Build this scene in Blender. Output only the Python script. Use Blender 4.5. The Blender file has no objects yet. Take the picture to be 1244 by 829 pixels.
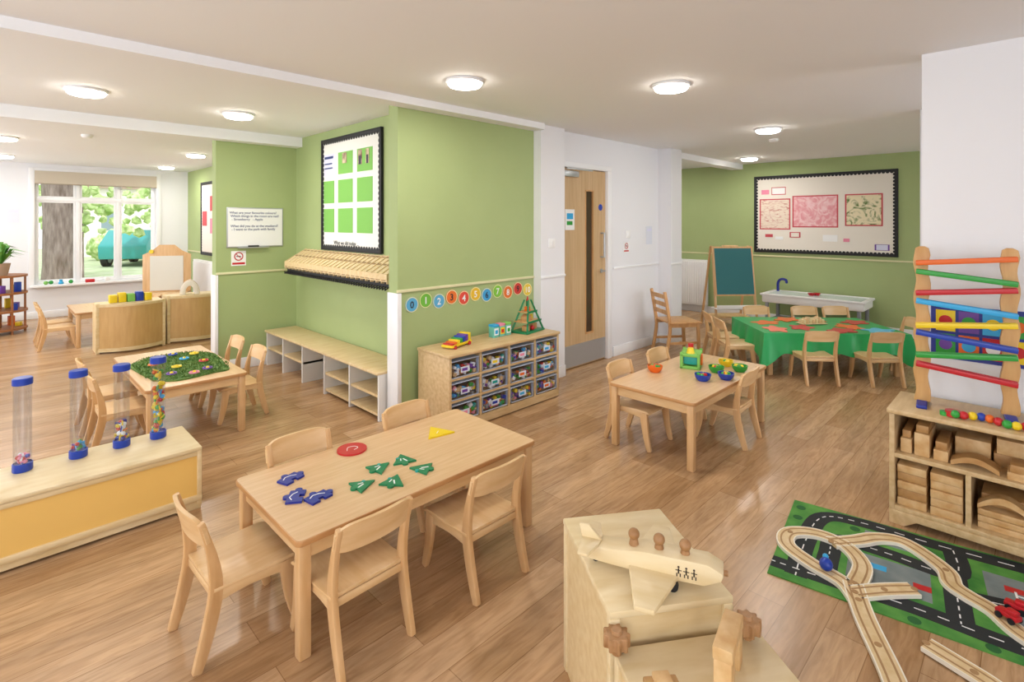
import bpy, bmesh, math, random
from mathutils import Matrix, Vector
random.seed(4)
S=bpy.context.scene
R=math.radians
def lin(c):
    if isinstance(c,str):
        c=c.lstrip('#'); c=[int(c[i:i+2],16)/255 for i in (0,2,4)]
    return tuple((x/12.92 if x<=.04045 else ((x+.055)/1.055)**2.4) for x in c)+(1,)
_M={}
def mat(name,col,rough=.5,emit=0,alpha=None,metal=0,spec=.5):
    if name in _M: return _M[name]
    m=bpy.data.materials.new(name); m.use_nodes=True
    b=m.node_tree.nodes['Principled BSDF']; c=lin(col)
    b.inputs['Base Color'].default_value=c; b.inputs['Roughness'].default_value=rough
    b.inputs['Metallic'].default_value=metal; b.inputs['Specular IOR Level'].default_value=spec
    if emit: b.inputs['Emission Color'].default_value=c; b.inputs['Emission Strength'].default_value=emit
    m.diffuse_color=c; _M[name]=m; return m
def noisemat(name,c1,c2,scale=(1,1,1),nscale=5,rough=.5,detail=5,lo=.35,hi=.65,bump=0,dist=0,spec=.5):
    if name in _M: return _M[name]
    m=mat(name,c1,rough,spec=spec); nt=m.node_tree; b=nt.nodes['Principled BSDF']
    tc=nt.nodes.new('ShaderNodeTexCoord'); mp=nt.nodes.new('ShaderNodeMapping'); mp.inputs['Scale'].default_value=scale
    no=nt.nodes.new('ShaderNodeTexNoise'); no.inputs['Scale'].default_value=nscale; no.inputs['Detail'].default_value=detail
    no.inputs['Distortion'].default_value=dist
    cr=nt.nodes.new('ShaderNodeValToRGB'); cr.color_ramp.elements[0].position=lo; cr.color_ramp.elements[1].position=hi
    cr.color_ramp.elements[0].color=lin(c1); cr.color_ramp.elements[1].color=lin(c2)
    L=nt.links.new; L(tc.outputs['Object'],mp.inputs[0]); L(mp.outputs[0],no.inputs['Vector']); L(no.outputs['Fac'],cr.inputs[0]); L(cr.outputs[0],b.inputs['Base Color'])
    if bump:
        bu=nt.nodes.new('ShaderNodeBump'); bu.inputs['Strength'].default_value=bump; bu.inputs['Distance'].default_value=.01
        L(no.outputs['Fac'],bu.inputs['Height']); L(bu.outputs[0],b.inputs['Normal'])
    return m
def clear(name,tint,fac=.12):
    m=bpy.data.materials.new(name); m.use_nodes=True; nt=m.node_tree; nt.nodes.clear()
    o=nt.nodes.new('ShaderNodeOutputMaterial'); t=nt.nodes.new('ShaderNodeBsdfTransparent'); g=nt.nodes.new('ShaderNodeBsdfGlossy')
    t.inputs[0].default_value=lin(tint); g.inputs['Roughness'].default_value=.08
    x=nt.nodes.new('ShaderNodeMixShader'); x.inputs[0].default_value=fac
    nt.links.new(t.outputs[0],x.inputs[1]); nt.links.new(g.outputs[0],x.inputs[2]); nt.links.new(x.outputs[0],o.inputs[0]); return m

WH=mat('white_paint','#E6E6EA',.6); TRIM=mat('white_gloss','#EDEDEF',.35); CEIL=mat('ceiling_paint','#F0F1F4',.8)
GRN=noisemat('green_paint','#A0B078','#A4B47C',(1,1,1),2,.65)
RAIL=mat('cream_rail','#D8D3A8',.5)
BEECH=noisemat('beech','#E2BF90','#D2A873',(14,2,14),2.2,.36,6,.3,.7)
BEECHX=noisemat('beech_x','#E2BF90','#D2A873',(2,14,14),2.2,.36,6,.3,.7)
BEECHZ=noisemat('beech_z','#DBB384','#CB9E69',(14,14,1.6),2.2,.36,6,.3,.7)
TOPW=noisemat('table_laminate','#DDBA92','#D0A97C',(2,22,22),2.5,.3,6,.3,.7)
EDGE=mat('table_edge','#BC8A57',.4)
BIRCH=noisemat('birch_ply','#E4CDA2','#D5B884',(3,16,16),2,.4,6,.3,.7)
BIRCHL=noisemat('birch_light','#E7D4AE','#D9C090',(3,12,12),2,.4,6,.3,.7)
OAKU=noisemat('shelf_oak','#D5B98D','#C09F70',(3,18,18),2,.42,6,.3,.7)
YEL=mat('yellow_panel','#E9BD69',.35)
PINE=noisemat('pine','#D3A570','#BE8B56',(12,12,2),2.2,.42,6,.3,.7)
DOORW=noisemat('door_veneer','#CBAC84','#BB9A70',(20,20,1.2),2.2,.4,6,.3,.7)
BLK=mat('black','#17171C',.6); DK=mat('dark_gap','#3A2A1E',.8); SHW=mat('recess_shade','#9A7B55',.7)  # SHW: shade of slots and recesses put into a darker wood colour
STEEL=mat('steel','#B9BCC0',.35,metal=.6); CREAM=mat('cream_paper','#E9E2D8',.8)
RED=mat('red','#C01E28',.35); BLU=mat('blue','#1D3FA8',.35); YL=mat('yellow','#EBCB20',.35); GR=mat('green','#2E9A3B',.35)
ORG=mat('orange','#E3691C',.4); TEAL=mat('teal','#1D9E96',.4); PURP=mat('purple','#6A3D9A',.4); NAVY=mat('navy','#1C2C8C',.4); CYAN=mat('cyan','#33A6DD',.4); PINK=mat('pink','#E88BA5',.5)
DGR=mat('deep_green','#0E7A4C',.4); WHT=mat('white_plastic','#EFEFEF',.4); GREY=mat('grey','#8F9399',.5)
PLGREEN=mat('paper_green','#7DBB57',.7); LILAC=mat('paper_lilac','#D9DAF0',.7)
GLASS=clear('clear_glass','#FFFFFF',.04); PLAST=clear('clear_plastic','#F2F5FB',.13); TRAY=clear('tray_plastic','#F0F4FA',.10)
COLS=[RED,BLU,YL,GR,ORG,TEAL,PURP,CYAN,PINK]

class B:
    def __init__(s): s.bm=bmesh.new(); s.m=[]
    def mi(s,m):
        if m not in s.m: s.m.append(m)
        return s.m.index(m)
    def merge(s,t,m,M=None):
        if M is not None: t.transform(M)
        i=s.mi(m)
        for f in t.faces: f.material_index=i
        me=bpy.data.meshes.new('t'); t.to_mesh(me); t.free(); s.bm.from_mesh(me); bpy.data.meshes.remove(me)
    def raw(s,vs,fs,m,M=None):
        i=s.mi(m); v=[s.bm.verts.new(M@Vector(p) if M is not None else p) for p in vs]
        for f in fs:
            try: s.bm.faces.new([v[k] for k in f]).material_index=i
            except ValueError: pass
    def box(s,x0,x1,y0,y1,z0,z1,m,bev=0,M=None,seg=2):
        vs=[(x0,y0,z0),(x1,y0,z0),(x1,y1,z0),(x0,y1,z0),(x0,y0,z1),(x1,y0,z1),(x1,y1,z1),(x0,y1,z1)]
        fs=[(3,2,1,0),(4,5,6,7),(0,1,5,4),(1,2,6,5),(2,3,7,6),(3,0,4,7)]
        if not bev: return s.raw(vs,fs,m,M)
        t=bmesh.new(); v=[t.verts.new(p) for p in vs]
        for f in fs: t.faces.new([v[k] for k in f])
        bmesh.ops.bevel(t,geom=t.edges[:],offset=bev,segments=seg,profile=.5,affect='EDGES'); s.merge(t,m,M)
    def prism(s,poly,plane,a0,a1,m,bev=0,M=None):
        f={'xy':lambda p,a:(p[0],p[1],a),'yz':lambda p,a:(a,p[0],p[1]),'xz':lambda p,a:(p[0],a,p[1])}[plane]
        t=bmesh.new(); n=len(poly)
        lo=[t.verts.new(f(p,a0)) for p in poly]; hi=[t.verts.new(f(p,a1)) for p in poly]
        t.faces.new(lo[::-1]); t.faces.new(hi)
        for i in range(n): t.faces.new([lo[i],lo[(i+1)%n],hi[(i+1)%n],hi[i]])
        bmesh.ops.recalc_face_normals(t,faces=t.faces[:])
        if bev: bmesh.ops.bevel(t,geom=[e for e in t.edges if len(e.link_faces)==2 and e.calc_face_angle(0)>.6],offset=bev,segments=2,profile=.5,affect='EDGES')
        s.merge(t,m,M)
    def rib(s,pts,w,plane,a0,a1,m,bev=0,M=None):
        Lp=[];Rp=[]
        for i,p in enumerate(pts):
            a=Vector(pts[max(0,i-1)]);b=Vector(pts[min(len(pts)-1,i+1)]); d=(b-a).normalized(); n=Vector((-d.y,d.x))
            ww=w[i] if isinstance(w,(list,tuple)) else w
            Lp.append(tuple(Vector(p)+n*ww/2)); Rp.append(tuple(Vector(p)-n*ww/2))
        s.prism(Lp+Rp[::-1],plane,a0,a1,m,bev,M)
    def cyl(s,p0,p1,r0,r1,m,seg=16,M=None,bev=0):
        p0=Vector(p0);p1=Vector(p1); d=p1-p0
        t=bmesh.new(); bmesh.ops.create_cone(t,cap_ends=True,segments=seg,radius1=max(r0,1e-4),radius2=max(r1,1e-4),depth=d.length)
        if bev: bmesh.ops.bevel(t,geom=[e for e in t.edges if e.calc_face_angle(0)>1.2],offset=bev,segments=2,profile=.5,affect='EDGES')
        Q=Matrix.Translation((p0+p1)/2)@d.to_track_quat('Z','Y').to_matrix().to_4x4()
        t.transform(Q); s.merge(t,m,M)
    def sph(s,c,r,m,sc=(1,1,1),M=None,seg=16,rings=10):
        t=bmesh.new(); bmesh.ops.create_uvsphere(t,u_segments=seg,v_segments=rings,radius=r)
        t.transform(Matrix.Translation(c)@Matrix.Diagonal((*sc,1))); s.merge(t,m,M)
    def ico(s,c,r,m,sub=2,jit=0,sc=(1,1,1)):
        t=bmesh.new(); bmesh.ops.create_icosphere(t,subdivisions=sub,radius=r)
        for v in t.verts: v.co*=1+random.uniform(-jit,jit)
        t.transform(Matrix.Translation(c)@Matrix.Diagonal((*sc,1))); s.merge(t,m)
    def lathe(s,prof,m,seg=24,M=None,closed=False):
        vs=[];fs=[];n=len(prof)
        for k in range(seg):
            a=2*math.pi*k/seg
            for r,z in prof: vs.append((r*math.cos(a),r*math.sin(a),z))
        for k in range(seg):
            q=((k+1)%seg)*n
            for i in range(n-1): fs.append((k*n+i,q+i,q+i+1,k*n+i+1))
        s.raw(vs,fs,m,M)
    def panel(s,pts,z0,z1,t,m,M=None):
        n=len(pts); vs=[]
        for i,p in enumerate(pts):
            a=Vector(pts[max(0,i-1)][:2]);b=Vector(pts[min(n-1,i+1)][:2]); d=(b-a).normalized(); q=Vector((-d.y,d.x))*t/2
            l=z0[i] if isinstance(z0,list) else z0; h=z1[i] if isinstance(z1,list) else z1
            for sg,z in((1,l),(1,h),(-1,h),(-1,l)): vs.append((p[0]+sg*q.x,p[1]+sg*q.y,z))
        fs=[]
        for i in range(n-1):
            for k in range(4): fs.append((i*4+k,i*4+(k+1)%4,i*4+4+(k+1)%4,i*4+4+k))
        fs+=[(0,1,2,3),((n-1)*4+3,(n-1)*4+2,(n-1)*4+1,(n-1)*4)]
        s.raw(vs,fs,m,M)
    def flat(s,pts,w,z0,z1,m,M=None):
        pts=smooth(pts); s.panel(pts,z0,z1,w,m,M)
    def tube(s,pts,r,m,seg=8,M=None):
        for a,b in zip(pts,pts[1:]): s.cyl(a,b,r,r,m,seg,M)
        for p in pts[1:-1]: s.sph(p,r,m,M=M,seg=seg,rings=6)
    def mesh(s,name,smooth_=True):
        bmesh.ops.recalc_face_normals(s.bm,faces=s.bm.faces[:])
        me=bpy.data.meshes.new(name); s.bm.to_mesh(me); s.bm.free()
        for m in s.m: me.materials.append(m)
        if smooth_:
            me.polygons.foreach_set('use_smooth',[True]*len(me.polygons)); me.set_sharp_from_angle(angle=R(35))
        return me
    def done(s,name,loc=(0,0,0),rz=0,smooth_=True,parent=None,rot=None):
        return put(name,s.mesh(name,smooth_),loc,rz,parent,rot)
def put(name,me,loc=(0,0,0),rz=0,parent=None,rot=None):
    o=bpy.data.objects.new(name,me); S.collection.objects.link(o); o.location=loc; o.rotation_euler=rot or (0,0,R(rz))
    if parent: o.parent=parent
    return o
def smooth(p,n=6):
    out=[]
    for i in range(len(p)-1):
        a=Vector(p[max(0,i-1)]);b=Vector(p[i]);c=Vector(p[i+1]);d=Vector(p[min(len(p)-1,i+2)])
        for k in range(n):
            t=k/n; out.append(tuple(.5*((2*b)+(c-a)*t+(2*a-5*b+4*c-d)*t*t+(3*b-a-3*c+d)*t**3)))
    out.append(tuple(p[-1])); return out
def txt(body,size,m,loc,rot,parent,name='lettering',align='LEFT',ext=.0005,off=0):
    c=bpy.data.curves.new(name,'FONT'); c.body=body; c.size=size; c.extrude=ext; c.align_x=align; c.resolution_u=2; c.offset=off
    c.materials.append(m); o=bpy.data.objects.new(name,c); S.collection.objects.link(o); o.location=loc; o.rotation_euler=rot
    if parent: o.parent=parent
    return o
def T(x,y,z,rz=0): return Matrix.Translation((x,y,z))@Matrix.Rotation(R(rz),4,'Z')

# ------------------------------------------------------------ camera
cam=bpy.data.cameras.new('camera'); co=bpy.data.objects.new('camera',cam); S.collection.objects.link(co)
co.location=(0,0,1.5); co.rotation_euler=(R(90),0,R(-45)); cam.sensor_width=36; cam.lens=640/1244*36; cam.shift_y=-(414.5-270)/1244
cam.clip_start=.05; S.camera=co
S.view_settings.view_transform='Standard'

# ------------------------------------------------------------ shell
H=2.41
def floor_mat():
    m=mat('oak_plank_floor','#B98F66',.27); nt=m.node_tree; b=nt.nodes['Principled BSDF']; L=nt.links.new; N=nt.nodes.new
    tc=N('ShaderNodeTexCoord'); br=N('ShaderNodeTexBrick'); br.offset=.37; br.offset_frequency=2
    br.inputs['Color1'].default_value=lin('#C8A57F'); br.inputs['Color2'].default_value=lin('#AF8961'); br.inputs['Mortar'].default_value=lin('#977450')
    br.inputs['Scale'].default_value=1; br.inputs['Mortar Size'].default_value=.0016; br.inputs['Mortar Smooth'].default_value=.3; br.inputs['Brick Width'].default_value=1.1; br.inputs['Row Height'].default_value=.14; br.inputs['Bias'].default_value=0
    mp=N('ShaderNodeMapping'); mp.inputs['Scale'].default_value=(1.8,14,1); no=N('ShaderNodeTexNoise'); no.inputs['Scale'].default_value=2.8; no.inputs['Detail'].default_value=9; no.inputs['Distortion'].default_value=1.4
    cr=N('ShaderNodeValToRGB'); cr.color_ramp.elements[0].position=.3; cr.color_ramp.elements[1].position=.62; cr.color_ramp.elements[0].color=(.70,.64,.58,1); cr.color_ramp.elements[1].color=(1.0,1.0,1.0,1)
    mx=N('ShaderNodeMixRGB'); mx.blend_type='MULTIPLY'; mx.inputs[0].default_value=.85
    n2=N('ShaderNodeTexNoise'); n2.inputs['Scale'].default_value=1.9; n2.inputs['Detail'].default_value=4
    mp2=N('ShaderNodeMapping'); mp2.inputs['Scale'].default_value=(.9,5,1)
    cr2=N('ShaderNodeValToRGB'); cr2.color_ramp.elements[0].position=.35; cr2.color_ramp.elements[1].position=.65; cr2.color_ramp.elements[0].color=(.82,.80,.78,1); cr2.color_ramp.elements[1].color=(1.1,1.08,1.05,1)
    mx2=N('ShaderNodeMixRGB'); mx2.blend_type='MULTIPLY'; mx2.inputs[0].default_value=.85
    L(tc.outputs['Object'],br.inputs[0]); L(tc.outputs['Object'],mp.inputs[0]); L(mp.outputs[0],no.inputs['Vector']); L(no.outputs['Fac'],cr.inputs[0])
    L(tc.outputs['Object'],mp2.inputs[0]); L(mp2.outputs[0],n2.inputs['Vector']); L(n2.outputs['Fac'],cr2.inputs[0])
    L(br.outputs['Color'],mx.inputs[1]); L(cr.outputs[0],mx.inputs[2]); L(mx.outputs[0],mx2.inputs[1]); L(cr2.outputs[0],mx2.inputs[2]); L(mx2.outputs[0],b.inputs['Base Color'])
    return m
b=B(); b.box(-2.3,8.55,-3.1,11.1,-.1,0,floor_mat()); b.done('floor',smooth_=False)
b=B(); b.box(-2.3,8.55,-3.1,11.1,H,H+.1,CEIL); b.done('ceiling',smooth_=False)
def wall(name,ax,p0,p1,a0,a1,m,ops=()):
    b=B(); cur=a0
    def seg(u,v,z0,z1):
        if ax=='x': b.box(p0,p1,u,v,z0,z1,m)
        else: b.box(u,v,p0,p1,z0,z1,m)
    for (u,v,z0,z1) in sorted(ops):
        if u>cur: seg(cur,u,0,H)
        if z0>0: seg(u,v,0,z0)
        if z1<H: seg(u,v,z1,H)
        cur=v
    if a1>cur: seg(cur,a1,0,H)
    return b.done(name,smooth_=False)
WY=3.36
wall('wall_window','y',11.0,11.25,-2.3,2.9,WH,[(.54,2.13,.52,2.27)])
wops=[(-2.2,-.4,.8,2.2),(.8,2.8,.8,2.2),(4.2,5.6,.8,2.2),(6.8,8.2,.8,2.2),(9,10.4,.8,2.2)]  # invented west windows, out of view, added to light the room
wall('wall_west','x',-2.45,-2.2,-3.1,11.0,WH,wops)
sops=[(-1.2,.8,.8,2.2),(4.2,5.2,.8,2.2),(6.2,8.0,.8,2.2)]  # invented south windows behind the camera, added for room light
wall('wall_south','y',-3.25,-3.0,-2.3,8.6,WH,sops)
wall('wall_far_green','x',8.45,8.6,-3.0,5.6,GRN)
wall('wall_recess','y',5.5,5.6,6.2,8.45,WH)
wall('wall_recess_side','x',6.0,6.12,3.48,5.5,WH)
wall('wall_green_front','y',WY,3.48,2.162,3.66,GRN)
wall('wall_door','y',WY,3.48,3.66,6.0,WH,[(4.0,4.86,0,2.06)])
wall('wall_alcove','x',2.42,2.54,3.48,5.78,GRN)
wall('wall_partition','y',5.78,5.9,1.62,2.62,GRN)
wall('wall_inner_green','x',2.62,2.74,5.78,11.0,GRN)
wall('wall_right','x',3.6,3.75,-3.0,.45,WH)
wall('wall_right_return','x',5.35,5.5,-3.0,.68,WH)
b=B(); b.box(3.7,5.4,3.9,3.95,0,H,WH); b.done('wall_corridor',smooth_=False)
b=B(); b.box(3.648,3.997,3.27,WY,0,H,WH); b.done('wall_pillar_door',smooth_=False)
b=B(); b.box(5.95,6.22,3.19,3.5,0,H,WH); b.done('wall_pillar_end',smooth_=False)
b=B(); b.box(-2.2,3.648,3.22,3.358,2.355,H,CEIL); b.done('trim_1',smooth_=False)
b=B(); b.box(-2.2,2.6,5.62,5.778,2.31,H,CEIL); b.done('trim_2',smooth_=False)
b=B(); b.box(6.22,8.45,3.3,3.48,2.33,H,CEIL); b.done('trim_3',smooth_=False)
ZR=.985
def rail(n,x0,x1,y0,y1,m=RAIL,z=ZR,h=.022):
    b=B(); b.box(x0,x1,y0,y1,z-h/2,z+h/2,m,.003); b.done('trim_%d'%n)
rail(4,2.15,3.648,WY-.012,WY); rail(5,2.408,2.42,3.48,5.78); rail(6,1.62,2.408,5.768,5.78); rail(7,8.438,8.45,-3,5.5)
rail(8,4.95,5.95,WY-.012,WY,m=TRIM); rail(9,3.64,4.0,3.258,3.27,m=TRIM); rail(10,5.94,6.22,3.178,3.19,m=TRIM); rail(11,2.608,2.62,5.9,11.0)
b=B(); b.box(2.15,2.172,3.345,3.485,0,.97,TRIM,.003); b.box(2.155,2.19,3.35,3.362,0,.97,TRIM,.003); b.done('trim_12')
b=B(); b.box(1.608,1.64,5.77,5.905,0,.97,TRIM,.003); b.done('trim_13')
def base(nm,x0,x1,y0,y1,h=.11): 
    b=B(); b.box(x0,x1,y0,y1,0,h,TRIM,.004); b.done('baseboard_'+nm)
base('green_front',2.15,3.648,WY-.015,WY); base('door',4.95,5.95,WY-.015,WY); base('alcove',2.405,2.42,3.5,5.77); base('partition',1.62,2.4,5.765,5.78)
base('far',8.435,8.45,-3,5.5); base('window',-2.2,2.6,10.985,11.0); base('inner_green',2.605,2.62,5.9,10.98); base('pillar',3.64,4.0,3.257,3.27); base('pillar_end',5.935,5.95,3.19,3.345); base('right',3.585,3.6,-3,.45)

b=B()
b.box(3.99,4.02,WY-.02,3.48,0,2.07,TRIM,.003); b.box(4.83,4.90,WY-.02,3.48,0,2.11,TRIM,.003); b.box(3.997,4.9,WY-.021,3.48,2.055,2.11,TRIM,.003)
x0,x1=4.02,4.83; yf=3.375
b.box(x0+.003,4.47,yf,yf+.04,.01,2.05,DOORW); b.box(4.60,x1-.003,yf,yf+.04,.01,2.05,DOORW); b.box(4.47,4.60,yf,yf+.04,1.83,2.05,DOORW); b.box(4.47,4.60,yf,yf+.04,.01,.33,DOORW)
b.box(4.47,4.60,yf+.015,yf+.025,.33,1.83,mat('door_glass','#4A3B2E',.1)); 
for xx in (4.465,4.597): b.box(xx,xx+.01,yf-.006,yf+.02,.33,1.83,PINE)
b.box(4.465,4.607,yf-.007,yf+.02,1.825,1.84,PINE); b.box(4.465,4.607,yf-.007,yf+.02,.32,.335,PINE)
b.box(x0+.01,x1-.01,yf-.004,yf,.02,.24,STEEL)
b.cyl((4.745,yf,1.38),(4.745,yf-.045,1.38),.009,.009,STEEL); b.cyl((4.745,yf-.045,1.38),(4.745,yf-.045,1.12),.01,.01,STEEL); b.cyl((4.745,yf,1.12),(4.745,yf-.045,1.12),.009,.009,STEEL)
b.cyl((4.75,yf,.97),(4.75,yf-.01,.97),.022,.022,STEEL); b.box(4.68,4.76,yf-.05,yf-.035,.962,.978,STEEL,.003)
b.box(4.06,4.3,yf-.05,yf,1.96,2.02,STEEL,.006); b.box(4.08,4.5,yf-.075,yf-.06,2.03,2.045,STEEL)
b.cyl((4.735,yf,1.66),(4.735,yf-.003,1.66),.035,.035,BLU,24)
d=b.done('door_1')
b=B(); b.box(-.075,.075,-.003,0,0,.21,WHT); b.box(-.05,.05,-.005,-.003,.11,.17,CYAN); b.box(-.05,.04,-.005,-.003,.05,.09,GR); b.done('notice_sheet',(4.2,yf-.004,1.42))

# ------------------------------------------------------------ windows
def window(n,ax,p,a0,a1,z0,z1,cols,trans=None,light=0,blind=False):
    b=B(); w=a1-a0; h=z1-z0
    f=.04
    b.box(0,w,.08,.15,0,f,TRIM,.004); b.box(0,w,.08,.15,h-f,h,TRIM,.004)
    b.box(0,f,.079,.151,0,h,TRIM,.004); b.box(w-f,w,.079,.151,0,h,TRIM,.004)
    for k in range(1,cols): b.box(w*k/cols-.028,w*k/cols+.028,.077,.152,.002,h-.002,TRIM,.004)
    if trans: b.box(.002,w-.002,.0745,.153,trans-z0-.028,trans-z0+.028,TRIM,.004)
    for k in range(cols):
        u0=w*k/cols+.030;u1=w*(k+1)/cols-.030
        for (q0,q1) in (((f,trans-z0-.027),(trans-z0+.027,h-f)) if trans else ((f,h-f),)):
            b.box(u0,u0+.024,.09,.14,q0,q1,TRIM); b.box(u1-.024,u1,.09,.14,q0,q1,TRIM); b.box(u0+.024,u1-.024,.091,.139,q0,q0+.024,TRIM); b.box(u0+.024,u1-.024,.091,.139,q1-.024,q1,TRIM)
            b.raw([(u0+.02,.114,q0+.02),(u1-.02,.114,q0+.02),(u1-.02,.114,q1-.02),(u0+.02,.114,q1-.02)],[(0,1,2,3)],GLASS)
    b.box(-.06,w+.06,-.09,.078,-.035,-.001,TRIM,.006)
    b.box(-.07,0,-.02,0,0,h+.07,TRIM,.004); b.box(w,w+.07,-.02,0,0,h+.07,TRIM,.004); b.box(0,w,-.019,0,h,h+.069,TRIM,.004)
    if blind:
        b.box(.0,w,-.045,-.021,h-.16,h+.03,mat('blind','#C2B7A6',.8)); b.cyl((0,-.033,h-.165),(w,-.033,h-.165),.012,.012,mat('blind_bar','#A89C8A',.7))
    if ax=='y+': loc=(a0,p,z0); rz=0
    if ax=='x-': loc=(p,a0,z0); rz=90
    if ax=='y-': loc=(a1,p,z0); rz=180
    o=b.done('window_%d'%n,loc,rz)
    if light:
        l=bpy.data.lights.new('added_fill_light','AREA'); l.shape='RECTANGLE'; l.size=w; l.size_y=h; l.energy=light; l.color=(.93,.965,1)  # area lamp added in the opening to fill the room
        lo=bpy.data.objects.new('added_fill_light',l); S.collection.objects.link(lo); lo.parent=o; lo.location=(w/2,.05,h/2); lo.rotation_euler=(R(-90),0,0)
    return o
window(1,'y+',11.0,.54,2.13,.52,2.27,3,trans=1.86,blind=True)
k=2
for (u,v,z0,z1) in wops: window(k,'x-',-2.2,u,v,z0,z1,3,light=40); k+=1  # added unseen windows, each holding a fill lamp
for (u,v,z0,z1) in sops: window(k,'y-',-3.0,u,v,z0,z1,3,light=40); k+=1  # likewise added out of view, with fill lamps

# ------------------------------------------------------------ ceiling lights
DIFF=mat('diffuser','#FFF8EC',.4,emit=22)
b=B(); b.lathe([(.0,0),(.118,0),(.123,-.008),(.119,-.016),(.108,-.019),(.104,-.016)],TRIM,40)
b.lathe([(.105,-.016),(.107,-.028),(.098,-.038),(.07,-.045),(.03,-.049),(0,-.05)],DIFF,40)
CLM=b.mesh('ceiling_light')
def ceiling_light(x,y,e=10):
    o=put('ceiling_light',CLM,(x,y,H))
    l=bpy.data.lights.new('bulb','AREA'); l.shape='DISK'; l.size=.18; l.energy=e; l.color=(1,.96,.9)
    lo=bpy.data.objects.new('bulb',l); S.collection.objects.link(lo); lo.parent=o; lo.location=(0,0,-.052)
for p in [(.49,4.62),(1.5,4.74),(2.18,2.61),(3.21,1.72),(5.38,1.86),(7.63,2.89),(2.0,8.0),(2.1,10.1),(.14,7.8),(.17,9.9),(7.3,4.5)]: ceiling_light(*p)
b=B(); b.lathe([(0,0),(.05,0),(.05,-.02),(.035,-.035),(0,-.037)],WHT,24); me=b.mesh('smoke_detector')
put('smoke_detector',me,(.75,7.0,H)); put('smoke_detector',me,(6.1,2.05,H))

# ------------------------------------------------------------ chairs
def chair_mesh():
    b=B()
    for sx in (-1,1):
        x0,x1=(.128*sx,.15*sx) if sx>0 else (-.15,-.128)
        rp=smooth([(-.185,0),(-.150,.12),(-.126,.25),(-.138,.37),(-.172,.495)],3)
        n=len(rp); ws=[.030+.018*math.sin(math.pi*min(1,i/(n-1)*1.15)) -.008*(i/(n-1)) for i in range(n)]
        b.rib(rp,ws,'yz',x0,x1,BEECHZ,.004)
        fp=smooth([(.158,0),(.132,.10),(.112,.245)],3); n=len(fp)
        b.rib(fp,[.028+.027*i/(n-1) for i in range(n)],'yz',x0,x1,BEECHZ,.004)
        b.rib(smooth([(-.13,.225),(-.02,.236),(.12,.225)],3),.036,'yz',x0+.001,x1-.001,BEECH,.004)
    b.prism([(-.135,.248),(-.135,.262),(-.05,.256),(.08,.262),(.135,.263),(.158,.252),(.16,.243),(.13,.247)],'yz',-.152,.152,BEECH,.003)
    b.box(-.13,.13,-.135,-.118,.215,.245,BEECHX,.003); b.box(-.13,.13,.10,.117,.215,.245,BEECHX,.003)
    xs=[-.152+.304*i/16 for i in range(17)]
    pts=[(x,-.152-.024*(1-(x/.152)**2)-.006) for x in xs]
    zt=[.508-.030*abs(x/.152)**7 for x in xs]; zb=[.405+.018*abs(x/.152)**7 for x in xs]
    t=B(); t.panel(pts,zb,zt,.014,BEECHX)
    for v in t.bm.verts: v.co.y-=(v.co.z-.45)*.25
    me=t.mesh('x'); i=b.mi(BEECHX); n0=len(b.bm.faces); b.bm.from_mesh(me); b.bm.faces.ensure_lookup_table()
    for f in b.bm.faces[n0:]: f.material_index=i
    return b.mesh('childs_chair')
CH=chair_mesh()
def chair(x,y,a): put('childs_chair',CH,(x,y,0),a)
for x,y,a in [(.675,2.12,-88),(.95,1.79,2),(1.5,1.74,0),(1.04,2.28,180),(1.63,2.27,183),
    (3.2,1.95,180),(3.73,1.95,180),(3.66,1.55,2),
    (1.38,4.42,90),(1.38,4.92,90),(.66,4.4,-90),(.66,4.88,-90),
    (.62,8.3,-90),(1.5,8.6,90),(.62,8.75,-90)]: chair(x,y,a)

def table(name,L,W,h,top,loc,rz=0):
    b=B(); lx=L/2-.035; ly=W/2-.035
    def rr(L,W,r): 
        p=[]
        for cx,cy,a0 in((L/2-r,W/2-r,0),(-L/2+r,W/2-r,90),(-L/2+r,-W/2+r,180),(L/2-r,-W/2+r,270)):
            for k in range(6): a=R(a0+18*k); p.append((cx+r*math.cos(a),cy+r*math.sin(a)))
        return p
    b.prism(rr(L,W,.025),'xy',h-.022,h-.0005,EDGE,.004); b.prism(rr(L-.008,W-.008,.022),'xy',h-.004,h,top)
    for sx in(-1,1):
        for sy in(-1,1):
            b.box(sx*lx-.022,sx*lx+.022,sy*ly-.022,sy*ly+.022,0,h-.022,BEECHZ,.007)
    b.box(-lx,lx,-ly-.008,-ly+.01,h-.08,h-.022,BEECHX); b.box(-lx,lx,ly-.01,ly+.008,h-.08,h-.022,BEECHX)
    b.box(-lx-.008,-lx+.01,-ly,ly,h-.08,h-.022,BEECH); b.box(lx-.01,lx+.008,-ly,ly,h-.08,h-.022,BEECH)
    return b.done(name,loc,rz)
table('childs_table',1.19,.63,.42,TOPW,(1.335,2.075,0))
table('childs_table',1.19,.61,.42,TOPW,(3.57,1.75,0))
table('childs_table',1.19,.62,.42,TOPW,(1.03,4.62,0),90)
table('childs_table',.9,.6,.42,TOPW,(1.05,8.5,0),90)

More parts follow.
